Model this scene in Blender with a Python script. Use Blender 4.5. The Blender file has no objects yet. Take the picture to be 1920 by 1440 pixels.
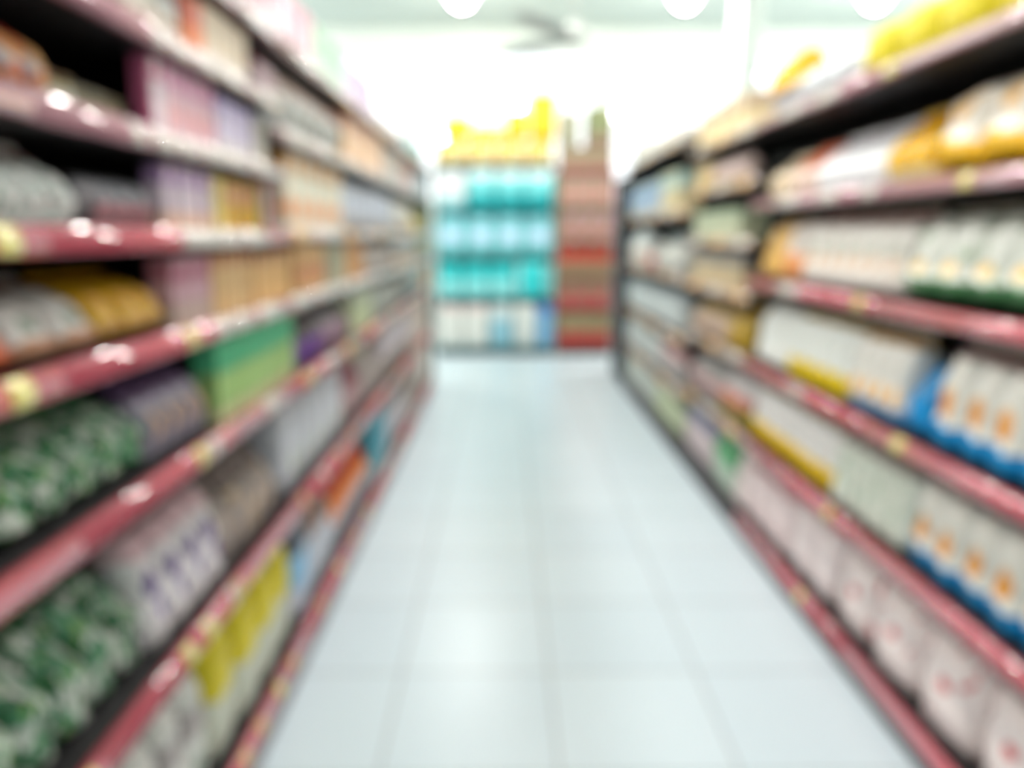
import bpy, bmesh, math, random
from mathutils import Vector, Matrix
random.seed(11)
SC = bpy.context.scene
COL = SC.collection
PI = math.pi
R = math.radians

# ------------------------------------------------------------------ camera
CH = 1.4                       # eye height
PITCH, YAW = R(11.0), R(0.6)
F = 1440.0                     # focal length in pixels of a 1920 wide frame
cam_d = bpy.data.cameras.new('camera'); cam = bpy.data.objects.new('camera', cam_d); COL.objects.link(cam)
cam.location = (0, 0, CH); cam.rotation_euler = (PI / 2 - PITCH, 0, -YAW)
cam_d.sensor_width = 36; cam_d.lens = 27.0; cam_d.clip_start = 0.02
cam_d.dof.use_dof = True; cam_d.dof.focus_distance = 0.085; cam_d.dof.aperture_fstop = 11.0; cam_d.dof.aperture_blades = 0
SC.camera = cam
SC.view_settings.view_transform = 'Standard'; SC.view_settings.look = 'None'
SC.view_settings.gamma = 1; SC.view_settings.use_curve_mapping = False
SC.view_settings.exposure = -0.22
SC.cycles.use_denoising = True
SC.cycles.max_bounces = 6; SC.cycles.sample_clamp_indirect = 6.0

def along(X, px, z):
    """distance down the aisle of the point of the plane x = X at height z, seen at picture column px"""
    zc = X * F / (px - 945.0)
    return (zc - (CH - z) * math.sin(PITCH)) / math.cos(PITCH)

# ------------------------------------------------------------------ materials
def lin(c):
    return tuple((v / 12.92 if v <= 0.04045 else ((v + 0.055) / 1.055) ** 2.4) for v in [x / 255 for x in c]) + (1.0,)

def new_mat(name):
    m = bpy.data.materials.new(name); m.use_nodes = True
    return m, m.node_tree.nodes, m.node_tree.links, m.node_tree.nodes['Principled BSDF']

def plain(name, c, rough=0.5, metal=0.0, coat=0.0, bump=0.0, bscale=40, grain=0.0):
    m, N, L, b = new_mat(name)
    b.inputs['Base Color'].default_value = lin(c); b.inputs['Roughness'].default_value = rough
    b.inputs['Metallic'].default_value = metal; b.inputs['Coat Weight'].default_value = coat
    b.inputs['Coat Roughness'].default_value = 0.12
    if grain or bump:
        tc = N.new('ShaderNodeTexCoord'); nz = N.new('ShaderNodeTexNoise'); nz.inputs['Scale'].default_value = bscale
        L.new(tc.outputs['Object'], nz.inputs['Vector'])
        if grain:
            mx = N.new('ShaderNodeMixRGB'); mx.blend_type = 'MULTIPLY'
            mx.inputs[1].default_value = lin(c)
            rp = N.new('ShaderNodeValToRGB'); rp.color_ramp.elements[0].color = (1 - grain,) * 3 + (1,); rp.color_ramp.elements[1].color = (1, 1, 1, 1)
            L.new(nz.outputs['Fac'], rp.inputs[0]); L.new(rp.outputs[0], mx.inputs[2]); mx.inputs[0].default_value = 1
            L.new(mx.outputs[0], b.inputs['Base Color'])
        if bump:
            bp = N.new('ShaderNodeBump'); bp.inputs['Strength'].default_value = bump; bp.inputs['Distance'].default_value = 0.01
            L.new(nz.outputs['Fac'], bp.inputs['Height']); L.new(bp.outputs[0], b.inputs['Normal'])
    return m

def emit(name, c, s):
    m, N, L, b = new_mat(name)
    b.inputs['Base Color'].default_value = lin(c)
    b.inputs['Emission Color'].default_value = lin(c); b.inputs['Emission Strength'].default_value = s
    return m

MATS = {}
def printed(base, bands=(), blobs=(), noise=(), rough=0.35, crinkle=0.35):
    """printed packaging: base colour, bands ('z'|'x', lo, hi, colour), blobs (cx, cz, rx, rz, colour),
    noise (colour, scale, threshold) in the pack's own 0..1 coordinates"""
    key = repr((base, bands, blobs, noise, rough, crinkle))
    if key in MATS: return MATS[key]
    m, N, L, b = new_mat('print_%d' % len(MATS)); MATS[key] = m
    b.inputs['Roughness'].default_value = rough
    tc = N.new('ShaderNodeTexCoord'); sp = N.new('ShaderNodeSeparateXYZ'); L.new(tc.outputs['Generated'], sp.inputs[0])
    def math_(op, a, c_, third=None):
        n = N.new('ShaderNodeMath'); n.operation = op
        for i, v in enumerate((a, c_, third)):
            if v is None: continue
            if isinstance(v, (int, float)): n.inputs[i].default_value = v
            else: L.new(v, n.inputs[i])
        return n.outputs[0]
    nz = N.new('ShaderNodeTexNoise'); nz.inputs['Scale'].default_value = 3.0; L.new(tc.outputs['Generated'], nz.inputs['Vector'])
    wob = math_('MULTIPLY', math_('SUBTRACT', nz.outputs['Fac'], 0.5), 0.18)
    ax = {'z': math_('ADD', sp.outputs['Z'], wob), 'x': math_('ADD', sp.outputs['X'], wob), 'Z': sp.outputs['Z'], 'X': sp.outputs['X'], 'Y': sp.outputs['Y']}
    cur = None
    def mix(mask, col):
        nonlocal cur
        mx = N.new('ShaderNodeMixRGB'); L.new(mask, mx.inputs[0])
        if cur is None: mx.inputs[1].default_value = lin(base)
        else: L.new(cur, mx.inputs[1])
        mx.inputs[2].default_value = lin(col); cur = mx.outputs[0]
    for col, sc, th in noise:
        t = N.new('ShaderNodeTexNoise'); t.inputs['Scale'].default_value = sc; t.inputs['Detail'].default_value = 1.5
        t.noise_dimensions = '4D'; t.inputs['W'].default_value = random.uniform(0, 50)
        oi = N.new('ShaderNodeObjectInfo')
        L.new(math_('MULTIPLY', oi.outputs['Random'], 30.0), t.inputs['W'])
        off = N.new('ShaderNodeVectorMath'); off.operation = 'ADD'; L.new(tc.outputs['Generated'], off.inputs[0]); off.inputs[1].default_value = (sc * 1.7, th * 9, sc)
        L.new(off.outputs[0], t.inputs['Vector'])
        mix(math_('GREATER_THAN', t.outputs['Fac'], th), col)
    for a, lo, hi, col in bands:
        mix(math_('MULTIPLY', math_('GREATER_THAN', ax[a], lo), math_('LESS_THAN', ax[a], hi)), col)
    for cx, cz, rx, rz, col in blobs:
        u = math_('POWER', math_('DIVIDE', math_('SUBTRACT', sp.outputs['X'], cx), rx), 2.0)
        v = math_('POWER', math_('DIVIDE', math_('SUBTRACT', sp.outputs['Z'], cz), rz), 2.0)
        mix(math_('LESS_THAN', math_('ADD', u, v), 1.0), col)
    if cur is None: b.inputs['Base Color'].default_value = lin(base)
    else: L.new(cur, b.inputs['Base Color'])
    if crinkle:
        n2 = N.new('ShaderNodeTexNoise'); n2.inputs['Scale'].default_value = 9; n2.inputs['Detail'].default_value = 3
        L.new(tc.outputs['Generated'], n2.inputs['Vector'])
        bp = N.new('ShaderNodeBump'); bp.inputs['Strength'].default_value = crinkle; bp.inputs['Distance'].default_value = 0.02
        L.new(n2.outputs['Fac'], bp.inputs['Height']); L.new(bp.outputs[0], b.inputs['Normal'])
    return m

M_STEEL = plain('shelf_steel', (38, 36, 38), 0.5)
M_BACK = plain('back_panel_steel', (30, 29, 32), 0.6)
M_NAVY = plain('navy_steel', (28, 34, 44), 0.95)
M_KICK = plain('kick_plate', (120, 112, 116), 0.45)
M_KICKD = plain('dark_kick_plate', (70, 66, 70), 0.5)
M_RAIL = plain('rail_plastic', (192, 72, 90), 0.35, coat=1.0)
M_RAILK = plain('rail_glare_pink_plastic', (184, 128, 140), 0.35, coat=1.0)  # the red rail with reflected glare mixed into its colour
M_RAILP = plain('rail_glare_pale_plastic', (182, 156, 154), 0.35, coat=1.0)  # greyish pink mixes in reflections and paper strips on far upper rails
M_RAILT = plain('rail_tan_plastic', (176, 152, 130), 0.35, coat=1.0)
M_TAGY = plain('tag_yellow', (236, 222, 130), 0.35, coat=1.0)
M_TAGW = plain('tag_white', (216, 206, 200), 0.35, coat=1.0)
M_TAGO = plain('tag_orange', (222, 170, 100), 0.35, coat=1.0)
for q in (M_RAIL, M_RAILK, M_RAILP, M_RAILT, M_TAGY, M_TAGW, M_TAGO):
    b = q.node_tree.nodes['Principled BSDF']; b.inputs['Coat Roughness'].default_value = .03; b.inputs['Coat IOR'].default_value = 2.0
M_WHITE = plain('white_paint', (232, 236, 232), 0.6)
M_FRAME = plain('window_frame_paint', (240, 242, 242), 0.45)
M_WALL = plain('wall_paint', (222, 228, 222), 0.7, grain=0.05, bscale=3)
M_CEIL = plain('ceiling_paint', (192, 203, 195), 0.8, grain=0.04, bscale=2)
M_LAMP = emit('lamp_glow', (255, 252, 246), 300.0)

# ------------------------------------------------------------------ mesh helpers
def obj(name, bm, mat, parent=None, smooth=False, loc=None):
    me = bpy.data.meshes.new(name); bmesh.ops.recalc_face_normals(bm, faces=bm.faces[:]); bm.to_mesh(me); bm.free()
    if mat: me.materials.append(mat)
    for p in me.polygons: p.use_smooth = smooth
    o = bpy.data.objects.new(name, me); COL.objects.link(o)
    if parent: o.parent = parent
    if loc: o.location = loc
    return o

def thing(name, label, cat, loc=(0, 0, 0), rz=0.0, group=None):
    o = bpy.data.objects.new(name, None); COL.objects.link(o); o.empty_display_size = 0.05
    o.location = loc; o.rotation_euler = (0, 0, rz); o['label'] = label; o['category'] = cat
    if group: o['group'] = group
    return o

def struct(name, bm, mat, label=None):
    o = obj(name, bm, mat); o['kind'] = 'structure'
    if label: o['label'] = label
    return o

def box(bm, x0, x1, y0, y1, z0, z1, bev=0.0, seg=2):
    r = bmesh.ops.create_cube(bm, size=1.0)
    vs = r['verts']
    for v in vs:
        v.co = Vector(((x0 + x1) / 2 + v.co.x * (x1 - x0), (y0 + y1) / 2 + v.co.y * (y1 - y0), (z0 + z1) / 2 + v.co.z * (z1 - z0)))
    if bev:
        es = list({e for v in vs for e in v.link_edges})
        bmesh.ops.bevel(bm, geom=es, offset=bev, segments=seg, profile=0.6, affect='EDGES')
    return bm

def lathe(prof, seg=20, squash=1.0):
    bm = bmesh.new(); rings = []
    for r, z in prof:
        if r <= 1e-6: rings.append([bm.verts.new((0, 0, z))])
        else: rings.append([bm.verts.new((r * math.cos(2 * PI * i / seg), squash * r * math.sin(2 * PI * i / seg), z)) for i in range(seg)])
    for a, b in zip(rings, rings[1:]):
        for i in range(seg):
            j = (i + 1) % seg
            if len(a) == 1 and len(b) == 1: continue
            if len(a) == 1: bm.faces.new((a[0], b[i], b[j]))
            elif len(b) == 1: bm.faces.new((a[i], a[j], b[0]))
            else: bm.faces.new((a[i], a[j], b[j], b[i]))
    return bm

def extrude_profile(pts, y0, y1):
    """closed XZ profile run along Y"""
    bm = bmesh.new()
    a = [bm.verts.new((x, y0, z)) for x, z in pts]; b = [bm.verts.new((x, y1, z)) for x, z in pts]
    n = len(pts)
    for i in range(n):
        bm.faces.new((a[i], a[(i + 1) % n], b[(i + 1) % n], b[i]))
    bm.faces.new(a[::-1]); bm.faces.new(b)
    return bm

XL, XR = -0.65, 1.10
TOP = 0.013            # shelf surface above the rail's centre line
LA = [0.12, 0.56, 0.938, 1.193, 1.393, 1.576, 1.765, 1.95]
LB = [0.12, 0.56, 0.938, 1.193, 1.40, 1.69, 1.95]
RA = [0.085, 0.476, 0.826, 1.194, 1.527, 1.862]
RB = [0.085, 0.476, 0.83, 1.115, 1.36, 1.63, 1.862]
RC = [0.085, 0.42, 0.75, 1.13, 1.53, 1.97]

# ------------------------------------------------------------------ packaging
# every pack: local x = width, -y = printed front, z up, base centre at the origin
def se(c, p):
    return math.copysign(abs(c) ** p, c)

def pouch_bm(w, h, d, style, rnd):
    """style: 'stand' tapers to the top, 'pillow' tapers both ways, 'sack' stays full"""
    bm = bmesh.new(); seg, rows = 28, 13
    rings = []
    ph = [rnd.uniform(0, 6.3) for _ in range(6)]
    for k in range(rows + 1):
        v = k / rows
        if style == 'stand':
            t = (0.82 + 0.18 * math.sin(PI * min(1, v / 0.55) / 1.0 * 0.5)) if v < 0.3 else max(0.05, 1.0 - ((v - 0.3) / 0.7) ** 1.6 * 0.95)
            ww = 1.0 - 0.03 * math.sin(PI * v)
        elif style == 'pillow':
            t = max(0.06, math.sin(PI * (0.04 + 0.92 * v)) ** 0.55); ww = 0.96 + 0.04 * abs(2 * v - 1) ** 2
        else:
            t = (max(0.1, 1 - abs(2 * v - 1) ** 3.2) ** 0.6 if v > .5 else 0.84 + 0.16 * min(1, v / .2)); ww = 0.96 + 0.04 * math.sin(PI * v)
        ring = []
        for i in range(seg):
            a = 2 * PI * i / seg
            x = w / 2 * ww * se(math.cos(a), 0.62); y = d / 2 * t * se(math.sin(a), 0.85)
            wr = 0.035 * d * (math.sin(5 * v * PI + ph[0] + 3 * math.cos(a)) + 0.7 * math.sin(9 * a + ph[1] + 4 * v) * t)
            y += wr * t * (1 if math.sin(a) < 0 else 0.4)
            if style == 'stand': y += d / 2 * (1 - t) * 0.9
            ring.append(bm.verts.new((x, y, h * v)))
        rings.append(ring)
    for a, b in zip(rings, rings[1:]):
        for i in range(seg):
            bm.faces.new((a[i], a[(i + 1) % seg], b[(i + 1) % seg], b[i]))
    bm.faces.new(rings[0][::-1]); bm.faces.new(rings[-1])
    return bm

def seal_bm(w, h, y, z):
    """crimped strip with a pinked edge"""
    bm = bmesh.new(); n = 24; th = 0.0016
    F_, B_ = [], []
    for r in range(3):
        fr, br = [], []
        for i in range(n + 1):
            x = -w / 2 + w * i / n
            zz = z + h * r / 2 + (0.0018 if (r == 2 and i % 2) else 0)
            yy = y + 0.0012 * math.sin(i * 1.3 + r)
            fr.append(bm.verts.new((x, yy - th, zz))); br.append(bm.verts.new((x, yy + th, zz)))
        F_.append(fr); B_.append(br)
    for r in range(2):
        for i in range(n):
            bm.faces.new((F_[r][i], F_[r][i + 1], F_[r + 1][i + 1], F_[r + 1][i]))
            bm.faces.new((B_[r][i + 1], B_[r][i], B_[r + 1][i], B_[r + 1][i + 1]))
    for i in range(n):
        bm.faces.new((F_[2][i], F_[2][i + 1], B_[2][i + 1], B_[2][i])); bm.faces.new((F_[0][i + 1], F_[0][i], B_[0][i], B_[0][i + 1]))
    for r in range(2):
        bm.faces.new((F_[r][0], F_[r + 1][0], B_[r + 1][0], B_[r][0])); bm.faces.new((F_[r][n], B_[r][n], B_[r + 1][n], F_[r + 1][n]))
    return bm

def make_pouch(root, w, h, d, mat, smat, style='stand', rnd=random):
    s = min(0.035, h * 0.09); hb = h - s
    low = 0.0
    if style == 'pillow': low = s * 0.6; hb = h - s - low
    o = obj('body', pouch_bm(w, hb, d, style, rnd), mat, root, True, (0, 0, low))
    ty = d / 2 * 0.95 * 0.9 if style == 'stand' else 0
    obj('top_seal', seal_bm(w * 0.985, s, ty, h - s - 0.003), smat, root)
    if style == 'pillow': obj('bottom_seal', seal_bm(w * 0.97, low + 0.003, 0, 0), smat, root)

def make_carton(root, w, h, d, mat, lmat):
    bm = bmesh.new(); box(bm, -w / 2, w / 2, -d / 2, d / 2, 0, h - 0.003, min(0.003, w * 0.04))
    obj('carton', bm, mat, root)
    bm = bmesh.new(); box(bm, -w / 2 + 0.003, w / 2 - 0.003, -d / 2 + 0.002, d / 2 - 0.003, h - 0.0035, h - 0.001, 0.0008, 1)
    obj('lid_flap', bm, lmat, root)
    bm = bmesh.new(); box(bm, -w * 0.22, w * 0.22, -d / 2 - 0.0012, -d / 2 + 0.001, h * 0.80, h - 0.002, 0.0005, 1)
    obj('tuck_tab', bm, lmat, root)

def softpack_bm(w, h, d, rnd, q=5.0):
    bm = bmesh.new(); bmesh.ops.create_cube(bm, size=2.0)
    bmesh.ops.subdivide_edges(bm, edges=bm.edges[:], cuts=7, use_grid_fill=True)
    ph = rnd.uniform(0, 6)
    for v in bm.verts:
        c = v.co
        n = (abs(c.x) ** q + abs(c.y) ** q + abs(c.z) ** q) ** (1 / q)
        u = c / n
        bulge = 1 + 0.05 * math.cos(u.x * 1.5) * math.cos(u.z * 1.5) + 0.012 * math.sin(7 * u.x + ph) * math.sin(6 * u.z)
        v.co = Vector((u.x * w / 2, u.y * d / 2 * bulge, h / 2 + u.z * h / 2))
    return bm

def make_softpack(root, w, h, d, mat, smat, rnd=random, q=5.0):
    obj('body', softpack_bm(w, h * 0.93, d, rnd, q), mat, root, True)
    # carry strap: arched strip on the top
    bm = bmesh.new(); n = 10; th = 0.0015; ww = min(0.03, d * 0.2)
    pr = []
    for i in range(n + 1):
        a = i / n; x = -w * 0.28 + w * 0.56 * a; z = h * 0.925 + (h * 0.07) * math.sin(PI * a)
        pr.append([bm.verts.new((x, s * ww / 2, z + t)) for s, t in ((-1, -th), (1, -th), (1, th), (-1, th))])
    for a, b in zip(pr, pr[1:]):
        for k in range(4): bm.faces.new((a[k], a[(k + 1) % 4], b[(k + 1) % 4], b[k]))
    bm.faces.new(pr[0][::-1]); bm.faces.new(pr[-1])
    obj('carry_strap', bm, smat, root)
    for s in (-1, 1):
        bm = bmesh.new(); box(bm, s * w * 0.5 - 0.002, s * w * 0.5 + 0.002, -d * 0.012, d * 0.012, h * 0.10, h * 0.82, 0.0008, 1)
        obj('side_seam', bm, smat, root)

def make_jar(root, w, h, d, mat, lmat):
    r = w / 2
    obj('body', lathe([(0, 0), (r * .9, 0), (r, h * .05), (r, h * .70), (r * .86, h * .80), (0, h * .80)]), mat, root, True)
    obj('lid', lathe([(r * .84, h * .79), (r * .90, h * .80), (r * .90, h * .98), (r * .82, h), (0, h)]), lmat, root, True)
    obj('label_band', lathe([(r * 1.012, h * .16), (r * 1.012, h * .60)]), MATS_LABEL[0], root, True)

def make_bottle(root, w, h, d, mat, lmat):
    r = w / 2
    obj('body', lathe([(0, 0), (r * .9, 0), (r, h * .04), (r, h * .55), (r * .93, h * .66), (r * .45, h * .80), (r * .33, h * .84), (r * .33, h * .9), (0, h * .9)]), mat, root, True)
    obj('cap', lathe([(r * .36, h * .87), (r * .40, h * .88), (r * .40, h * .99), (r * .34, h), (0, h)]), lmat, root, True)
    obj('label_band', lathe([(r * 1.012, h * .14), (r * 1.012, h * .50)]), MATS_LABEL[0], root, True)
MATS_LABEL = [printed((226, 222, 214), (('z', .3, .5, (180, 150, 130)),), rough=.5, crinkle=0)]

KINDS = {  # kind -> (object name, category, maker)
    'pouch': ('stand_up_pouch', 'packet'), 'pillow': ('pillow_bag', 'packet'), 'sack': ('food_bag', 'bag'),
    'carton': ('carton_box', 'box'), 'soft': ('soft_pack', 'pack'), 'jar': ('screw_top_jar', 'jar'), 'bottle': ('plastic_bottle', 'bottle'),
}
ORD = ['', 'second ', 'third ', 'fourth ', 'fifth ', 'sixth ', 'seventh ', 'eighth ', 'ninth ', 'tenth ', 'eleventh ', 'twelfth ', 'thirteenth ', 'fourteenth ', 'fifteenth ', 'sixteenth ', 'seventeenth ', 'eighteenth ', 'nineteenth ', 'twentieth ']
SEEN_LABELS = {}

def copy_tree(root):
    r = root.copy(); COL.objects.link(r)
    for ch in list(root.children):
        c = ch.copy(); COL.objects.link(c); c.parent = r
    return r

def row(side, z, y0, y1, n, kind, look, where, h, d, base, bands=(), blobs=(), noise=(), seal=None, lean=0, back=0.025, rough=.38, crinkle=.35,
        jitter=1.0, gap=0.05, X=None, fill=False):
    """a run of n like packs on one shelf between y0 and y1 (for side 'end': between x0 and x1, facing the aisle)"""
    if y1 < y0: y0, y1 = y1, y0
    la = R(lean)
    if side != 'end':
        zones = {'left': [(-.1, 2.3, LA), (2.3, 7.075, LB)], 'right': [(-.15, 3.45, RA), (3.45, 4.65, RB), (4.65, 7.02, RC)]}[side]
        lo, hi, lvl = next(q for q in zones if (y0 + y1) / 2 < q[1])
        if side == 'left' and z < 1.3: lo, hi = -.1, 7.075
        y0, y1 = max(y0, lo + .012), min(y1, hi - .012)
        assert y1 - y0 > .02, look
        nxt = [q for q in lvl if q > z + .01]
        if nxt:
            room = nxt[0] - .018 - .007 - z
            h = min(h, (room - d * math.sin(la)) / math.cos(la))
    rnd = random.Random(hash((round(y0, 3), round(z, 3), n, side == 'left')) & 0xffff)
    pitch = (y1 - y0) / n; w = pitch * (1 - (max(gap, .03) if kind != 'soft' else (.035 if side == 'end' else max(gap, .07))))
    mat = printed(base, bands, blobs, noise, rough, crinkle)
    smat = printed(seal or base, rough=rough, crinkle=0)
    name, cat = KINDS[kind]
    group = '%s, %s' % (look, where)
    proto = thing(name, '', cat)
    if kind == 'pouch': make_pouch(proto, w, h, d, mat, smat, 'stand', rnd)
    elif kind == 'pillow': make_pouch(proto, w, h, d, mat, smat, 'pillow', rnd)
    elif kind == 'sack': make_pouch(proto, w, h, d, mat, smat, 'sack', rnd)
    elif kind == 'carton': make_carton(proto, w, h, d, mat, smat)
    elif kind == 'soft': make_softpack(proto, w, h, d, mat, smat, rnd, 9.0 if side == 'end' else 5.0)
    elif kind == 'jar': make_jar(proto, w, h, w, mat, smat); d = w
    elif kind == 'bottle': make_bottle(proto, w, h, w, mat, smat); d = w
    for i in range(n):
        o = proto if i == 0 else copy_tree(proto)
        u = y0 + (i + .5) * pitch
        j = jitter * (0 if n == 1 else 1)
        jb = rnd.uniform(0, .008) * j
        rz = R(rnd.uniform(-1.2, 1.2)) * j
        zz = z + 0.001 + math.sin(la) * d / 2
        if side == 'left': o.location = (X - back - jb - d / 2 * math.cos(la), u, zz); o.rotation_euler = (-la, 0, PI / 2 + rz)
        elif side == 'right': o.location = (X + back + jb + d / 2 * math.cos(la), u, zz); o.rotation_euler = (-la, 0, -PI / 2 + rz)
        else: o.location = (u, X + back + jb + d / 2 * math.cos(la), zz); o.rotation_euler = (-la, 0, rz)
        s = 1 - rnd.uniform(0, .025) * j; o.scale = (s, s, 1 - rnd.uniform(0, .02) * j)
        if n == 1: lab = '%s, %s' % (look, where)
        elif side == 'end': lab = '%s, %s, %sfrom the left' % (look, where, ORD[i] or 'first ')
        else: lab = '%s, %s, %snearest of its row' % (look, where, ORD[i])
        assert lab not in SEEN_LABELS, lab
        
        if len(lab.split()) > 16: print('LONG', lab)
        SEEN_LABELS[lab] = 1
        o['label'] = lab; o['group'] = group
    return proto

# ------------------------------------------------------------------ shelving
def rail_profile(s):
    """convex label rail; s = +1 faces +x (left shelving), -1 faces -x"""
    pts = [(-0.012, -0.0215), (-0.012, 0.0215)] + rail_arc(60, -30, 0.0)
    return [(x * s, z) for x, z in pts]

RR = 0.0315
def rail_arc(a0, a1, off):
    out = []
    for k in range(15):
        a = R(a0 + (a1 - a0) * k / 14)
        out.append((0.016 + off + RR * (math.cos(a) - 1), RR * math.sin(a) - 0.0215 + RR * 0.5))
    return out

def shelving(side, X, y0, y1, levels, label, tags, end_near=False, end_far=False, railmat=None, kick=None):
    s = 1 if side == 'left' else -1            # outward (aisle) direction in x
    top = max(levels) + 0.01
    root = thing('shelving_unit', label, 'shelf', (X, (y0 + y1) / 2, 0))
    ya, yb = y0 - (y0 + y1) / 2 + 0.002, y1 - (y0 + y1) / 2 - 0.002
    D = 0.44
    def bx(name, a, b, c, d_, e, f, mat, parent=root):
        bm = bmesh.new(); box(bm, min(a * s, b * s), max(a * s, b * s), c, d_, e, f, 0.002, 1)
        return obj(name, bm, mat, parent)
    bx('back_panel', -D - 0.02, -D, ya, yb, 0.02, top, M_BACK)
    bx('upright', -D, -D + 0.05, ya, ya + 0.035, 0.0, top, M_STEEL)
    bx('upright', -D, -D + 0.05, yb - 0.035, yb, 0.0, top, M_STEEL)
    bx('kick_plate', -0.03, -0.004, ya, yb, 0.0, min(levels) - 0.024, kick or M_KICK)
    if end_far and side == 'right': bx('end_cap', -D - 0.02, -0.02, yb + .002, yb + .85, 0.0, 1.93, M_NAVY)
    if end_far: bx('end_panel', -D - 0.02, -0.012, yb - 0.02, yb, 0.0, top - 0.02, M_BACK)
    for k, zl in enumerate(levels):
        sh = bx('shelf', -D, -0.012, ya + (0), yb - (0.022 if end_far else 0), zl - 0.018, zl + 0.012, M_STEEL)
        rm = railmat(k) if railmat else M_RAIL
        rl = obj('price_rail', extrude_profile(rail_profile(s), ya, yb), rm, sh, True, (0, 0, zl))
        for (u, w, m) in tags.get(k, []):
            if not (y0 + w / 2 < u < y1 - w / 2): continue
            uc = u - (y0 + y1) / 2
            pts = rail_arc(57, -27, 0.0009)
            inn = [(x - 0.0012, z_) for x, z_ in pts[::-1]]
            bm2 = extrude_profile([(x * s, z_) for x, z_ in pts + inn], uc - w / 2, uc + w / 2)
            t = obj('price_tag', bm2, m, sh, True, (0, 0, zl))
            t['label'] = 'yellow price tag' if m is M_TAGY else ('orange price tag' if m is M_TAGO else 'white price strip')
    return root


def tg(side, lv, items, jit=True):
    X = XL if side == 'left' else XR
    return [(along(X, px, lv), w, m) for px, w, m in items]
Y_, W_, O_ = M_TAGY, M_TAGW, M_TAGO
ltags = {
    0: tg('left', LA[0], [(455, .05, O_), (485, .05, O_), (520, .05, Y_), (545, .05, O_), (570, .05, Y_)]) + [(2.5 + .31 * k, .05, (O_, Y_)[k % 2]) for k in range(15)],
    1: tg('left', LA[1], [(158, .05, Y_), (348, .045, Y_), (385, .045, Y_), (432, .05, W_), (440, .05, O_)]) + [(2.35 + .27 * k, .05, (O_, W_, O_)[k % 3]) for k in range(16)],
    2: tg('left', LA[2], [(372, .05, Y_), (395, .05, W_), (505, .12, W_)]) + [(2.5 + .33 * k, .16, (O_, W_)[k % 2]) for k in range(13)],
    3: tg('left', LA[3], [(30, .05, Y_), (352, .05, Y_), (415, .10, W_), (450, .12, W_), (500, .2, W_)]) + [(2.45 + .3 * k, .2, W_) for k in range(14)],
}
ltA = dict(ltags)
ltA[4] = tg('left', LA[4], [(2, .05, Y_), (345, .06, W_), (375, .14, W_), (420, .16, W_), (470, .2, W_), (515, .2, W_)])
ltA[5] = tg('left', LA[5], [(250, .05, W_), (300, .10, W_), (345, .10, W_), (395, .14, W_), (440, .15, W_), (490, .2, W_)])
ltA[6] = tg('left', LA[6], [(290, .06, W_), (330, .10, W_), (380, .14, W_), (430, .18, W_), (490, .2, W_)])
ltB = dict(ltags)
ltB[4] = [(2.5 + .4 * k, .25, (O_, W_)[k % 2]) for k in range(10)]
ltB[5] = [(2.5 + .4 * k, .3, W_) for k in range(10)]
ltB[6] = [(2.6 + .4 * k, .25, W_) for k in range(10)]
ltA[7] = [(1.2 + .3 * k, .2, W_) for k in range(4)]
NB = ['nearest', 'second nearest', 'third nearest', 'fourth nearest', 'fifth nearest', 'farthest']
edges = [-0.1, 1.1, 2.3, 3.5, 4.7, 5.9, 7.1]
for i in range(6):
    shelving('left', XL, edges[i], edges[i + 1], LA if i < 2 else LB,
             'dark steel shelving bay with %s rails, %s left of the aisle' % ('red and glare-paled' if i < 2 else 'glare-paled pink', NB[i]), ltA if i < 2 else ltB, end_far=(i == 5),
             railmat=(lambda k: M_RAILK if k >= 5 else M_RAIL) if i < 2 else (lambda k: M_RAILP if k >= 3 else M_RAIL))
rtags = {
    0: tg('right', RA[0], [(1505, .05, Y_)]), 1: tg('right', RA[1], [(1560, .05, Y_), (1400, .05, W_)]), 2: tg('right', RA[2], [(1693, .06, Y_), (1500, .1, W_)]),
    3: tg('right', RA[3], [(1620, .06, Y_), (1480, .22, W_), (1420, .2, W_)]), 4: tg('right', RA[4], [(1825, .05, Y_), (1640, .1, W_), (1560, .16, W_), (1480, .22, W_), (1430, .22, W_)]),
    5: tg('right', RA[5], [(1680, .06, Y_), (1560, .2, W_), (1490, .22, W_), (1420, .25, W_)]),
}
rtB = {k: [(3.6 + .42 * j, .2, (W_, O_)[(j + k) % 2]) for j in range(9)] for k in range(1, 7)}
redges = [-0.15, 1.05, 2.25, 3.45, 4.65, 5.85, 7.05]
for i in range(6):
    lv = RA if i < 3 else (RB if i == 3 else RC)
    shelving('right', XR, redges[i], redges[i + 1], lv, 'black steel shelving bay with %s rails, %s right of the aisle' % ('red and glare-paled' if i < 3 else 'dull tan', NB[i]),
             rtags if i < 3 else rtB, end_far=(i == 5), kick=M_KICKD, railmat=(lambda k: M_RAILK if k >= 4 else M_RAIL) if i < 3 else (lambda k: M_RAILT if k else M_KICKD))

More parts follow.
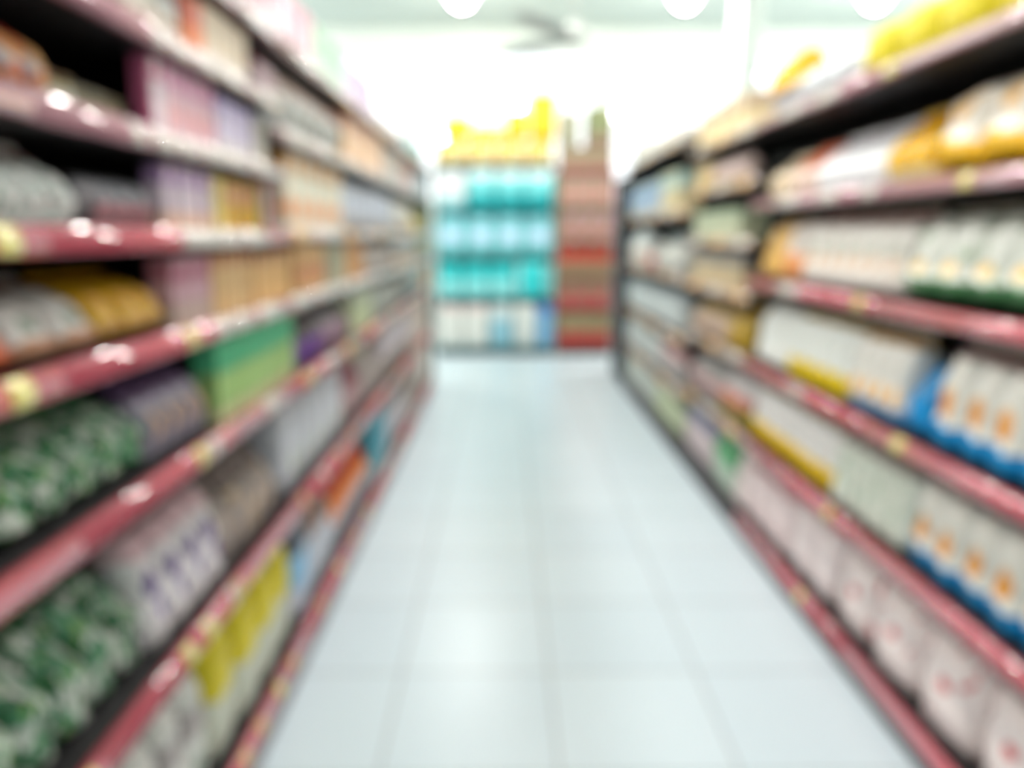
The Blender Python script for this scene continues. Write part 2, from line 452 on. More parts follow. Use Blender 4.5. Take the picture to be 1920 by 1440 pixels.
# ------------------------------------------------------------------ goods, left shelving
def offl(px): return .045 * min(1, max(0, (812 - px) / 172))
def offr(px): return .045 * min(1, max(0, (px - 1166) / 134))
def Lr(z, a, b, n, *p, **k):
    zz = z
    return row('left', zz + TOP, along(XL - offl(a), a, zz), along(XL - offl(b), b, zz), n, *p, X=XL, **k)
def Rr(z, a, b, n, *p, **k):
    return row('right', z + TOP, along(XR + offr(a), a, z), along(XR + offr(b), b, z), n, *p, X=XR, **k)
W = (232, 230, 228); WG = (222, 228, 224); CREAM = (224, 206, 176); PINK = (222, 176, 190); MAG = (190, 70, 112); LAV = (196, 186, 216)
GREY = (176, 176, 180); TAN = (214, 178, 128); ORG = (226, 130, 62); RED = (198, 62, 50); OLIVE = (150, 138, 84); YEL = (232, 196, 20); GOLD = (222, 166, 18)
PUR = (98, 58, 140); GRN = (66, 150, 92); DKG = (28, 84, 52); TEAL = (0, 176, 184); BLU = (0, 140, 205); BRN = (92, 66, 52)

# top shelf
s = 'left top shelf'
Lr(1.95, 440, 520, 3, 'carton', 'pale grey carton', s, .10, .10, (214, 210, 212), (('Z', .6, .8, PINK),))
Lr(1.95, 520, 585, 3, 'carton', 'pale pink carton with magenta top', s, .19, .12, (216, 182, 194), (('z', .8, 1.1, (206, 104, 136)),), (('blob'),)[:0])
Lr(1.95, 588, 642, 3, 'carton', 'pale mint green carton', s, .19, .12, (166, 200, 176), (('z', .7, 1.1, (130, 186, 142)),))
Lr(1.95, 644, 706, 4, 'carton', 'pale lilac carton', s, .20, .12, (200, 184, 216))
Lr(1.95, 708, 770, 4, 'pillow', 'pale grey pillow bag', s, .12, .10, (214, 208, 210), (('z', .0, .4, (206, 150, 130)),))
Lr(1.95, 772, 800, 3, 'carton', 'aqua carton', s, .14, .12, (150, 200, 206))
s = 'left second shelf'
Lr(1.765, 222, 268, 2, 'jar', 'white jar with brown band', s, .10, .07, (220, 210, 200), seal=(190, 170, 160))
Lr(1.765, 270, 300, 2, 'jar', 'green jar with grey lid', s, .12, .06, (150, 160, 120), seal=(150, 150, 150))
Lr(1.765, 302, 338, 2, 'bottle', 'pale bottle with blue cap', s, .15, .06, (206, 206, 206), seal=(40, 110, 170))
Lr(1.765, 340, 376, 2, 'carton', 'orange-red carton', s, .13, .10, (222, 120, 60), (('z', .55, 1.1, (206, 84, 50)),))
Lr(1.765, 378, 462, 5, 'carton', 'cream carton', s, .145, .12, (222, 204, 178), (('z', -.1, .3, (220, 210, 200)),))
Lr(1.765, 464, 515, 4, 'pillow', 'pink pillow bag', s, .145, .10, (226, 200, 208), (('z', .75, 1.1, (176, 70, 100)),), lean=6)
Lr(1.69, 520, 640, 6, 'pillow', 'silver grey pillow bag', s, .21, .13, (196, 200, 200), (('z', .7, 1.1, (206, 176, 164)),), ((.5, .4, .3, .2, (160, 160, 150)),))
Lr(1.69, 644, 722, 6, 'carton', 'peach carton', s, .22, .13, (226, 190, 150), (('z', .72, 1.1, (206, 140, 112)), ('x', .6, 1.1, (230, 196, 180)),))
Lr(1.69, 724, 760, 4, 'carton', 'dull grey carton', s, .20, .13, (180, 172, 166))
Lr(1.69, 761, 784, 3, 'carton', 'red-brown carton', s, .24, .13, (156, 106, 92), (('z', -.1, .4, (190, 160, 160)),))
Lr(1.69, 785, 808, 3, 'soft', 'grey-blue soft pack', s, .24, .13, (160, 176, 184))
s = 'left third shelf'
Lr(1.576, -55, 104, 3, 'pouch', 'orange-red pouch', s, .158, .09, (200, 104, 64), (('z', .72, 1.1, (186, 66, 60)), ('z', -.1, .14, (190, 170, 160)),), ((.6, .5, .25, .2, (214, 160, 100)), (.2, .35, .14, .12, (190, 190, 200)),), (((214, 150, 90), 5, .6),), lean=7)
Lr(1.576, 112, 165, 2, 'jar', 'cream jar with olive lid', s, .062, .06, (200, 190, 150), seal=(120, 90, 50), back=.05)
Lr(1.576, 170, 262, 4, 'carton', 'dark olive carton', s, .058, .08, (110, 98, 70), (('z', .3, .7, (150, 140, 110)),), back=.06)
Lr(1.576, 272, 300, 1, 'carton', 'magenta carton with white panel', s, .15, .035, (226, 214, 222), (('z', .74, 1.1, (180, 60, 100)), ('x', -.1, .2, (190, 90, 130)),))
Lr(1.576, 302, 398, 5, 'carton', 'pink carton', s, .15, .04, (224, 186, 200), (('z', .7, 1.1, (206, 130, 170)),), ((.5, .35, .3, .2, (226, 160, 160)),))
Lr(1.576, 400, 470, 4, 'carton', 'lavender carton', s, .135, .12, (200, 190, 218), (('z', .8, 1.1, (140, 120, 190)), ('z', -.1, .3, (206, 200, 206)),))
Lr(1.576, 472, 514, 3, 'carton', 'grey-cream carton', s, .12, .12, (190, 186, 176))
s = 'left fourth shelf'
Lr(1.393, -75, 155, 4, 'pouch', 'white pouch with grey-green print', s, .155, .10, (242, 245, 243), (('z', .82, 1.1, (196, 160, 160)),), (), (((150, 180, 165), 6, .6), ((196, 150, 150), 7, .66)), lean=6)
Lr(1.393, 162, 205, 1, 'pillow', 'flat grey packet', s, .06, .09, (150, 146, 152), back=.03, lean=30)
Lr(1.393, 206, 300, 3, 'pillow', 'small dark grey packet with pink print', s, .09, .06, (150, 150, 158), (('z', .0, .3, (196, 130, 140)),), lean=25, back=.03)
Lr(1.393, 304, 392, 4, 'carton', 'lavender-white carton', s, .135, .04, (222, 206, 220), (('z', .72, 1.1, (176, 140, 190)), ('z', -.1, .3, (226, 190, 170)),))
Lr(1.393, 394, 412, 1, 'carton', 'yellow-white carton', s, .13, .12, (220, 200, 120))
Lr(1.393, 414, 478, 4, 'carton', 'mustard yellow carton', s, .13, .12, (206, 160, 40), (('z', .55, 1.1, (190, 130, 70)), ('z', .85, 1.1, (130, 90, 40))), ((.5, .7, .3, .16, (216, 160, 120)),))
Lr(1.393, 480, 487, 1, 'carton', 'green carton', s, .13, .12, (120, 150, 80))
Lr(1.393, 488, 496, 1, 'carton', 'magenta carton', s, .15, .12, (196, 100, 140), (('z', .3, .8, (214, 160, 180)),))
s = 'left third shelf'
Lr(1.40, 530, 636, 5, 'carton', 'white carton with orange corners', s, .24, .14, (222, 208, 188), (('z', .78, 1.1, (206, 150, 70)),), ((.3, .3, .32, .14, (222, 148, 90)), (.75, .6, .2, .2, (206, 216, 200))))
Lr(1.40, 640, 742, 7, 'soft', 'blue-grey soft pack', s, .235, .15, (184, 190, 204), (('z', -.1, .35, (176, 176, 180)),))
Lr(1.40, 744, 776, 4, 'carton', 'pale beige carton', s, .20, .13, (206, 200, 190), (('z', -.1, .25, (120, 96, 76)),))
Lr(1.40, 777, 797, 3, 'pouch', 'yellow pouch', s, .20, .12, (206, 180, 90))
Lr(1.40, 798, 812, 2, 'carton', 'olive carton', s, .26, .13, (110, 116, 76))
s = 'left fifth shelf'
Lr(1.193, -95, 34, 2, 'pouch', 'white pouch with red-orange foot', s, .175, .055, (206, 200, 196), (('z', -.1, .25, (206, 100, 60)),), (), (((120, 110, 90), 5, .62),), lean=42)
Lr(1.193, 40, 190, 2, 'pouch', 'white pouch with brown top', s, .185, .055, (214, 208, 204), (('z', .78, 1.1, (150, 110, 90)), ('z', -.1, .1, (190, 140, 110))), ((.5, .25, .2, .1, (110, 130, 110)),), lean=42)
Lr(1.193, 198, 318, 3, 'pouch', 'golden yellow pouch', s, .185, .06, (218, 168, 24), (('z', .8, 1.1, (170, 120, 10)), ('z', -.1, .1, (200, 150, 70))), ((.5, .42, .3, .16, (224, 170, 80)),), lean=38)
Lr(1.193, 322, 392, 4, 'carton', 'dusty pink carton', s, .15, .05, (206, 166, 178), (('z', .65, 1.1, (176, 110, 130)), ('z', -.1, .35, (190, 168, 160))))
Lr(1.193, 394, 470, 5, 'carton', 'tan carton with red-brown top', s, .155, .12, (216, 180, 128), (('z', .8, 1.1, (170, 96, 72)), ))
Lr(1.193, 472, 540, 5, 'carton', 'light orange carton', s, .145, .12, (222, 178, 118), (('z', .82, 1.1, (150, 100, 90)),))
s2 = 'left fourth shelf'
Lr(1.193, 548, 606, 5, 'carton', 'tan carton with red print', s2, .17, .13, (214, 172, 116), (), ((.5, .38, .36, .25, (196, 120, 84)),))
Lr(1.193, 608, 644, 3, 'carton', 'grey-green carton', s2, .165, .13, (170, 166, 140))
Lr(1.193, 646, 684, 4, 'carton', 'orange-brown carton', s2, .17, .13, (206, 150, 90))
Lr(1.193, 686, 745, 6, 'pouch', 'grey-white pouch', s2, .17, .12, (200, 192, 186), (('z', -.1, .3, (160, 150, 146)),))
Lr(1.193, 746, 788, 5, 'carton', 'light grey carton with brown foot', s2, .17, .12, (186, 184, 182), (('z', -.1, .35, (170, 130, 80)),))
Lr(1.193, 789, 812, 4, 'carton', 'lime and brown carton', s2, .17, .12, (130, 106, 80), (('z', .6, 1.1, (150, 170, 60)),))
s = 'left sixth shelf'
LEAF = (((206, 214, 204), 4.2, .5), ((24, 92, 50), 5.0, .54), ((110, 160, 60), 6, .62), ((226, 222, 216), 7, .64))
Lr(.938, -60, 286, 6, 'pouch', 'green leafy-print pouch', s, .17, .11, (74, 148, 104), (), (), LEAF, lean=18, gap=.03)
Lr(.938, 290, 392, 4, 'pouch', 'purple-grey pouch with orange spot', s, .21, .10, (150, 144, 160), (('z', .62, 1.1, (86, 60, 96)),), ((.5, .34, .2, .16, (206, 160, 110)), (.8, .62, .16, .1, (120, 60, 140))), lean=8)
Lr(.938, 402, 545, 5, 'carton', 'green carton with lime lower half', s, .215, .06, (70, 176, 124), (('z', -.1, .58, (150, 186, 110)), ('z', -.1, .18, (196, 196, 150))), back=.02, gap=.02)
s2 = 'left fifth shelf'
Lr(.938, 552, 606, 4, 'pouch', 'dark brown pouch with purple foot', s2, .21, .11, (76, 58, 58), (('z', -.1, .42, (120, 70, 160)),), lean=5)
Lr(.938, 608, 655, 4, 'pouch', 'mauve pouch', s2, .19, .11, (150, 116, 136), (('z', .6, 1.1, (80, 70, 76)),))
Lr(.938, 657, 700, 5, 'carton', 'pale lime carton', s2, .215, .13, (190, 200, 160), (('z', .7, 1.1, (176, 180, 170)),))
Lr(.938, 702, 760, 7, 'pouch', 'silver-grey pouch', s2, .215, .12, (180, 184, 180), (('x', .3, .6, (140, 140, 120)),))
Lr(.938, 762, 798, 6, 'carton', 'drab grey carton', s2, .215, .13, (166, 162, 156), (('z', -.1, .3, (60, 66, 76)),))
Lr(.938, 799, 811, 3, 'carton', 'orange-cream carton', s2, .2, .13, (222, 180, 140))
s = 'left seventh shelf'
Lr(.56, -90, 286, 6, 'pouch', 'green leafy-print pouch', s, .27, .15, (74, 140, 100), (), (), LEAF, lean=14, gap=.03)
Lr(.56, 290, 420, 4, 'sack', 'white bag with purple print', s, .265, .12, (232, 226, 228), (('z', .78, 1.1, (206, 170, 176)),), ((.35, .55, .2, .13, (84, 52, 130)), (.7, .3, .18, .12, (96, 70, 150))), (((150, 136, 160), 5, .66),), lean=8, gap=.06)
Lr(.56, 424, 520, 4, 'pouch', 'mottled grey pouch with brown top', s, .30, .12, (160, 148, 142), (('z', .6, 1.1, (90, 70, 62)),), (), (((196, 170, 140), 4, .6),), lean=6)
s2 = 'left sixth shelf'
Lr(.56, 528, 642, 6, 'soft', 'white soft pack with lime spot', s2, .32, .15, (196, 198, 206), (('z', -.1, .25, (160, 160, 166)),), ((.75, .36, .16, .14, (170, 190, 90)),))
Lr(.56, 645, 684, 4, 'pouch', 'maroon pouch', s2, .33, .13, (130, 50, 70), (('z', -.1, .5, (170, 140, 142)),))
Lr(.56, 686, 722, 5, 'pouch', 'grey pouch with lime top', s2, .33, .13, (166, 154, 150), (('z', .78, 1.1, (160, 160, 60)),))
Lr(.56, 724, 775, 8, 'soft', 'pale grey soft pack', s2, .33, .14, (200, 190, 196), (('z', -.1, .4, (130, 112, 96)),))
Lr(.56, 776, 808, 6, 'carton', 'grey-beige carton', s2, .32, .14, (200, 180, 166))
s = 'left bottom shelf'
Lr(.12, 60, 395, 6, 'soft', 'white soft pack with grey print', s, .335, .2, (230, 228, 222), (('z', .55, .8, (170, 160, 158)),), ((.4, .3, .2, .14, (130, 150, 130)),), (((176, 190, 176), 5, .6),), back=.03)
Lr(.12, 400, 545, 4, 'soft', 'bright yellow pack with pale foot', s, .375, .22, (216, 198, 0), (('z', -.1, .5, (206, 208, 190)),), back=.022, rough=.45)
s2 = 'left bottom shelf'
Lr(.12, 551, 576, 1, 'soft', 'light blue soft pack', s2, .36, .1, (140, 190, 226), (('z', .7, 1.1, (90, 96, 110)), ('z', -.1, .35, (200, 200, 214))))
Lr(.12, 579, 618, 3, 'soft', 'white soft pack', s2, .32, .18, (196, 200, 210), (('z', .75, 1.1, (150, 120, 110)),))
Lr(.12, 622, 697, 7, 'pouch', 'red pouch with orange middle', s2, .36, .15, (186, 44, 40), (('z', -.1, .62, (222, 126, 50)), ('z', -.1, .38, (196, 198, 208))))
Lr(.12, 699, 727, 4, 'carton', 'dark teal carton', s2, .36, .16, (0, 138, 160), (('z', -.1, .28, (130, 180, 190)),))
Lr(.12, 729, 765, 7, 'soft', 'grey-white soft pack', s2, .34, .15, (186, 180, 186), (('z', .8, 1.1, (120, 106, 100)),))
Lr(.12, 766, 796, 8, 'carton', 'brown-grey carton', s2, .34, .15, (166, 150, 140), (('z', .4, .7, (120, 90, 70)),))
Lr(.12, 797, 812, 5, 'soft', 'cream soft pack', s2, .34, .15, (220, 210, 200))

# ------------------------------------------------------------------ goods, right shelving
s = 'right top shelf'
Rr(1.862, 1990, 1618, 4, 'soft', 'lemon yellow soft pack', s, .16, .24, (210, 194, 0), rough=.55, crinkle=.15, gap=.02)
Rr(1.862, 1612, 1492, 3, 'pillow', 'clear white glossy bag', s, .16, .18, (236, 240, 244), (('z', -.1, .45, (200, 204, 210)),), rough=.12, crinkle=.6)
Rr(1.862, 1488, 1410, 3, 'pillow', 'silver bag with orange-yellow top', s, .27, .18, (206, 206, 212), (('z', .38, 1.1, (236, 180, 10)),), rough=.25)
Rr(1.862, 1404, 1300, 5, 'carton', 'pale cream carton with yellow end', s, .19, .16, (236, 216, 168), (('x', -.1, .2, (206, 170, 40)), ('z', .55, 1.1, (190, 166, 140)),))
s = 'right second shelf'
Rr(1.527, 2040, 1742, 3, 'sack', 'white bag with yellow-orange foot', s, .235, .15, (234, 226, 214), (('z', -.1, .24, (236, 184, 0)),), ((.5, .6, .2, .12, (236, 180, 90)), (.5, .78, .3, .05, (230, 200, 160))), (), lean=20, gap=.02)
Rr(1.527, 1738, 1655, 2, 'pouch', 'golden pouch', s, .215, .11, (226, 176, 0), (('z', .7, 1.1, (190, 130, 0)), ('z', -.1, .2, (220, 200, 150))), rough=.25, lean=8)
Rr(1.527, 1650, 1528, 4, 'pouch', 'silver-white pouch', s, .21, .12, (240, 240, 244), (('z', .8, 1.1, (206, 196, 206)),), rough=.25, lean=10)
Rr(1.527, 1524, 1484, 2, 'pouch', 'orange-red pouch with white foot', s, .20, .11, (222, 100, 50), (('z', -.1, .52, (226, 200, 186)),), lean=10)
Rr(1.527, 1481, 1440, 2, 'pouch', 'cream pouch', s, .19, .11, (216, 196, 166), lean=10)
s = 'right third shelf'
Rr(1.194, 2050, 1690, 5, 'sack', 'white bag with green foot and seams', s, .265, .15, (238, 240, 232), (('X', -.1, .07, (70, 120, 70)), ('z', -.1, .16, (60, 116, 70)), ('z', .9, 1.1, (120, 140, 110))), ((.5, .28, .22, .08, (226, 184, 90)),), (((180, 200, 170), 5, .62),), lean=18, gap=.02)
Rr(1.194, 1684, 1500, 7, 'sack', 'white bag with red and brown print', s, .275, .13, (238, 234, 228), (('z', .86, 1.1, (180, 130, 130)), ('X', -.1, .06, (190, 160, 140))), ((.5, .3, .3, .1, (206, 176, 150)), (.4, .5, .2, .1, (206, 216, 200))), (((196, 176, 160), 6, .64),), lean=14, gap=.02)
Rr(1.194, 1496, 1466, 1, 'sack', 'white bag with orange foot', s, .26, .13, (224, 214, 206), (('z', -.1, .4, (226, 150, 90)),), lean=12)
Rr(1.194, 1462, 1428, 2, 'sack', 'tan orange bag', s, .255, .13, (222, 178, 96), lean=14)
s = 'right fourth shelf'
RICE = dict(bands=(('X', -.1, .04, BLU), ('X', .975, 1.1, BLU), ('z', -.1, .22, BLU), ('z', .88, 1.1, (190, 160, 156))), blobs=((.5, .42, .27, .15, (236, 190, 140)), (.5, .40, .23, .11, (226, 146, 10))))
Rr(.826, 2060, 1742, 5, 'sack', 'white bag with orange spot and blue foot', s, .30, .13, (240, 238, 230), **RICE, lean=9, gap=.03)
Rr(.826, 1736, 1690, 1, 'pouch', 'bright blue pouch', s, .27, .12, (0, 140, 208), (('z', .75, 1.1, (20, 60, 90)),), lean=16)
Rr(.826, 1686, 1590, 4, 'sack', 'white bag with orange spot and gold top', s, .285, .13, (240, 238, 232), (('z', .88, 1.1, (196, 150, 60)), ('z', -.1, .16, (90, 160, 216))), ((.5, .28, .24, .13, (232, 176, 80)),), lean=7, gap=.03)
Rr(.826, 1586, 1480, 5, 'sack', 'white bag with bright yellow foot', s, .285, .13, (232, 236, 232), (('z', -.1, .3, (224, 196, 0)), ('z', .9, 1.1, (200, 170, 80))), lean=7, gap=.03)
Rr(.826, 1476, 1400, 4, 'sack', 'plain white bag', s, .28, .14, (232, 236, 232), lean=9, gap=.04)
s = 'right fifth shelf'
Rr(.476, 2060, 1700, 6, 'sack', 'white bag with orange spot and blue foot', s, .30, .13, (240, 238, 230), **RICE, lean=6, gap=.03)
Rr(.476, 1694, 1560, 6, 'sack', 'pale grey-green bag', s, .30, .13, (228, 234, 222), (('z', .8, 1.1, (176, 160, 156)),), (), (((190, 206, 190), 4, .62),), lean=7, gap=.03)
Rr(.476, 1556, 1398, 8, 'sack', 'white bag with gold foot and top', s, .29, .13, (240, 238, 236), (('z', -.1, .32, (226, 188, 0)), ('z', .88, 1.1, (196, 160, 60))), lean=7, gap=.03)
s = 'right bottom shelf'
REDS = (((206, 110, 116), 5.5, .66),)
Rr(.085, 1960, 1560, 4, 'sack', 'pale pink bag with red spot', s, .345, .19, (240, 226, 224), (('z', .9, 1.1, (206, 170, 170)),), ((.5, .45, .09, .06, (206, 40, 50)),), REDS, lean=4, gap=.03)
Rr(.085, 1555, 1478, 2, 'sack', 'pale pink bag', s, .345, .17, (240, 226, 226), (('z', .86, 1.1, (216, 160, 164)),), lean=4, gap=.05)
Rr(.085, 1474, 1400, 3, 'sack', 'rosy white bag', s, .33, .17, (238, 220, 220), (('z', .8, 1.1, (196, 140, 146)),), lean=4, gap=.04)
Rr(.085, 1397, 1376, 1, 'sack', 'white upright bag', s, .34, .14, (232, 216, 214), lean=8)
# fourth bay
s = 'fourth right bay second shelf'
Rr(1.63, 1396, 1340, 4, 'pillow', 'pale pink pillow bag', s, .14, .13, (220, 196, 190), (('z', -.1, .3, (200, 180, 130)),))
Rr(1.63, 1338, 1288, 5, 'carton', 'tan yellow carton', s, .15, .14, (214, 186, 128), (('z', .7, 1.1, (200, 180, 150)),))
s = 'fourth right bay third shelf'
Rr(1.36, 1392, 1288, 9, 'carton', 'pale olive carton', s, .155, .14, (186, 190, 160), (('z', .7, 1.1, (160, 180, 150)),))
s = 'fourth right bay fourth shelf'
Rr(1.115, 1396, 1288, 9, 'carton', 'tan carton with grey top', s, .18, .14, (206, 184, 146), (('z', .7, 1.1, (120, 124, 136)),))
s = 'fourth right bay fifth shelf'
Rr(.83, 1398, 1366, 3, 'pouch', 'mustard pouch', s, .235, .13, (196, 160, 40))
Rr(.83, 1364, 1288, 7, 'pouch', 'beige pouch with yellow top', s, .20, .13, (196, 170, 150), (('z', .7, 1.1, (206, 176, 100)),))
s = 'fourth bay sixth shelf'
Rr(.476, 1396, 1350, 4, 'pouch', 'white pouch with red and olive foot', s, .27, .13, (222, 216, 216), (('z', -.1, .35, (160, 146, 40)), ('z', .35, .55, (206, 130, 120))))
Rr(.476, 1348, 1288, 6, 'pouch', 'grey pouch with pink band', s, .26, .13, (170, 166, 164), (('z', .3, .5, (190, 150, 150)),))
s = 'fourth right bay bottom shelf'
Rr(.085, 1373, 1340, 3, 'sack', 'green and white bag', s, .30, .15, (100, 170, 120), (('z', -.1, .5, (190, 206, 190)),))
Rr(.085, 1338, 1288, 6, 'soft', 'pink-grey soft pack', s, .30, .16, (206, 190, 192), (('z', .8, 1.1, (130, 136, 170)),))
# two far bays
s = 'right far bays top shelf'
Rr(1.97, 1276, 1210, 8, 'soft', 'pale grey soft pack', s, .13, .15, (214, 214, 206))
Rr(1.97, 1208, 1166, 7, 'carton', 'whitish carton', s, .17, .15, (220, 226, 222))
s = 'right far bays second shelf'
Rr(1.53, 1276, 1238, 5, 'carton', 'straw yellow carton', s, .27, .15, (206, 190, 146), (('z', .6, 1.1, (160, 190, 184)),))
Rr(1.53, 1236, 1170, 11, 'soft', 'steel blue soft pack', s, .28, .15, (128, 156, 190), (('z', -.1, .4, (180, 196, 206)), ('z', .75, 1.1, (150, 170, 176))))
s = 'right far bays third shelf'
Rr(1.13, 1276, 1222, 8, 'pouch', 'silver-grey pouch', s, .27, .13, (190, 192, 186), (('z', .8, 1.1, (120, 140, 146)),))
Rr(1.13, 1220, 1204, 2, 'pouch', 'dark red pouch', s, .16, .13, (166, 60, 62))
Rr(1.13, 1200, 1172, 3, 'bottle', 'big round white bottle', s, .33, .2, (216, 226, 226), seal=(220, 226, 226))
s = 'right far bays fourth shelf'
Rr(.75, 1276, 1166, 15, 'soft', 'light grey soft pack', s, .28, .15, (196, 204, 204), (('z', .8, 1.1, (150, 160, 166)),))
s = 'right far bays fifth shelf'
Rr(.42, 1276, 1236, 6, 'soft', 'grey soft pack with pink top', s, .25, .15, (180, 176, 174), (('z', .6, 1.1, (206, 166, 166)),))
Rr(.42, 1234, 1166, 11, 'soft', 'whitish soft pack', s, .25, .15, (200, 206, 204))
s = 'right far bays bottom shelf'
Rr(.085, 1276, 1226, 7, 'soft', 'pale lime soft pack', s, .25, .15, (196, 206, 170))
Rr(.085, 1224, 1166, 9, 'soft', 'pale grey-green soft pack', s, .25, .15, (196, 202, 194))

# ------------------------------------------------------------------ end display across the cross aisle
YE = 8.95
def end_unit(x0, x1, levels, label, boardmat, sidemat, top):
    root = thing('display_rack', label, 'rack', ((x0 + x1) / 2, YE + .28, 0))
    hw = (x1 - x0) / 2
    bm = bmesh.new(); box(bm, -hw, hw, .24, .26, .02, top, .002, 1); obj('back_panel', bm, boardmat, root)
    for s_ in (-1, 1):
        bm = bmesh.new(); box(bm, min(s_ * hw, s_ * (hw - .02)), max(s_ * hw, s_ * (hw - .02)), -.2, .24, 0, top, .002, 1); obj('side_panel', bm, sidemat, root)
    bm = bmesh.new(); box(bm, -hw + .02, hw - .02, -.24, -.21, 0, levels[0] - .02, .002, 1); obj('kick_plate', bm, M_BACK, root)
    for z in levels:
        bm = bmesh.new(); box(bm, -hw + .021, hw - .021, -.25, .24, z - .02, z, .003, 1); sh = obj('shelf', bm, boardmat, root)
    return root
M_TEALB = plain('teal_board', (70, 150, 152), .4)
M_REDB = plain('rust_board', (112, 80, 64), .6)
end_unit(-.80, .60, [.10, .68, 1.15, 1.68, 2.19], 'teal-shelved display rack of soft packs at the end of the aisle', M_TEALB, M_WHITE, 2.22)
end_unit(.605, 1.27, [.10, .53, .92, 1.32, 1.72, 2.08], 'narrow rust-brown rack of cartons at the end of the aisle', M_REDB, M_REDB, 2.12)
def Er(z, x0, x1, n, *p, **k):
    return row('end', z, x0, x1, n, *p, X=YE, **k)
s = 'end rack bottom shelf'
Er(.10, -.77, -.18, 2, 'soft', 'white soft pack', s, .53, .3, (224, 224, 218), (('z', .9, 1.1, (230, 206, 206)),))
Er(.10, -.17, .10, 1, 'soft', 'pale blue-white soft pack', s, .53, .3, (206, 220, 222), (('z', -.1, .66, (150, 200, 216)),))
Er(.10, .11, .38, 1, 'soft', 'white soft pack beside blue one', s, .53, .3, (216, 220, 216))
Er(.10, .39, .57, 1, 'soft', 'light blue soft pack', s, .54, .3, (120, 176, 214), (('z', .8, 1.1, (70, 120, 190)),))
s = 'end rack second shelf'
Er(.68, -.77, .13, 3, 'soft', 'teal pack with pale foot', s, .44, .3, (0, 186, 190), (('z', -.1, .52, (140, 222, 222)), ('z', .95, 1.1, (40, 130, 130))))
Er(.68, .14, .50, 1, 'soft', 'all-teal pack', s, .44, .3, (0, 196, 200), (('x', -.1, .2, (150, 222, 222)), ('X', .8, 1.1, (120, 206, 206))))
Er(.68, .505, .575, 1, 'soft', 'slim pale teal pack', s, .40, .28, (120, 200, 200))
s = 'end rack third shelf'
Er(1.15, -.77, .57, 4, 'soft', 'pale aqua pack', s, .49, .3, (150, 214, 222), (('z', -.1, .26, (90, 176, 180)), ('z', .72, 1.1, (110, 186, 196))), ((.5, .52, .3, .14, (200, 212, 244)),))
s = 'end rack fourth shelf'
Er(1.68, -.77, -.43, 1, 'soft', 'pale pinkish white pack', s, .46, .3, (216, 220, 222), (('z', -.1, .3, (150, 210, 216)),))
Er(1.68, -.42, .57, 3, 'soft', 'turquoise pack with white top', s, .48, .3, (20, 182, 190), (('z', .42, .78, (120, 214, 216)), ('z', .78, 1.1, (214, 232, 232)), ('z', .14, .36, (0, 150, 156))))
s = 'on top of end rack'
Er(2.19, -.77, .57, 4, 'soft', 'cream pack with yellow top', s, .26, .3, (226, 200, 132), (('X', -.1, .2, (226, 172, 50)), ('z', .74, 1.1, (228, 178, 0))), jitter=.3)
Er(2.452, -.68, -.36, 1, 'soft', 'small yellow pack', s, .26, .2, (228, 180, 0), back=.05)
Er(2.452, -.355, .02, 2, 'soft', 'low yellow pack', s, .15, .2, (228, 180, 0), back=.05)
Er(2.452, .025, .28, 1, 'soft', 'medium yellow pack', s, .33, .22, (228, 182, 0), back=.05)
Er(2.452, .285, .60, 1, 'soft', 'tall yellow pack', s, .53, .22, (228, 182, 0), back=.05)
for k, (z, h, lab) in enumerate([(.10, .38, 'bottom'), (.53, .34, 'second'), (.92, .35, 'third'), (1.32, .35, 'fourth'), (1.72, .32, 'fifth')]):
    redtop = k == 2
    Er(z, .63, 1.245, 3, 'carton', ('red carton', 'tan carton with red foot', 'red-topped tan carton', 'tan-pink carton', 'dusty tan carton')[k] if k != 0 else 'tan carton with red lower half', 'narrow end rack %s shelf' % lab, h, .3,
       ((150, 134, 100), (156, 126, 100), (150, 122, 94), (152, 126, 102), (152, 132, 106))[k],
       ((('z', -.1, .48, (164, 54, 48)),), (('z', -.1, .6, (170, 64, 56)), ('X', .62, 1.1, (160, 104, 100))), (('z', .5, 1.1, (184, 46, 34)),), (('X', .55, 1.1, (190, 146, 156)), ('z', .2, .4, (180, 120, 100))), (('z', .3, .5, (186, 120, 100)), ('X', .7, 1.1, (200, 150, 150))))[k])
Er(2.08, .63, 1.245, 3, 'carton', 'rosy tan carton', 'on top of narrow end rack', .30, .3, (144, 124, 98), (('z', -.1, .3, (150, 92, 82)),))
Er(2.382, .63, .84, 1, 'soft', 'small olive pack', 'on top of narrow end rack', .40, .2, (140, 138, 106), back=.05)
Er(2.382, .92, 1.25, 1, 'soft', 'plump olive-green pack', 'on top of narrow end rack', .46, .26, (116, 122, 82), (('z', -.1, .3, (140, 116, 96)),), back=.05)

# ------------------------------------------------------------------ the shop's shell
X0, X1, Y0, Y1, ZC = -5.2, 6.2, -4.0, 10.1, 3.9
m, N, L, b = new_mat('floor_tiles')
tc = N.new('ShaderNodeTexCoord'); mp = N.new('ShaderNodeMapping'); br = N.new('ShaderNodeTexBrick')
mp.inputs['Location'].default_value = (0.335, 0.12, 0)
L.new(tc.outputs['Object'], mp.inputs[0]); L.new(mp.outputs[0], br.inputs[0])
br.offset = 0; br.inputs['Scale'].default_value = 1; br.inputs['Brick Width'].default_value = .48; br.inputs['Row Height'].default_value = .48
br.inputs['Mortar Size'].default_value = .005; br.inputs['Mortar Smooth'].default_value = .1
br.inputs['Color1'].default_value = lin((214, 227, 235)); br.inputs['Color2'].default_value = lin((208, 222, 231)); br.inputs['Mortar'].default_value = lin((176, 182, 186))
L.new(br.outputs['Color'], b.inputs['Base Color']); b.inputs['Roughness'].default_value = .33
M_FLOOR = m
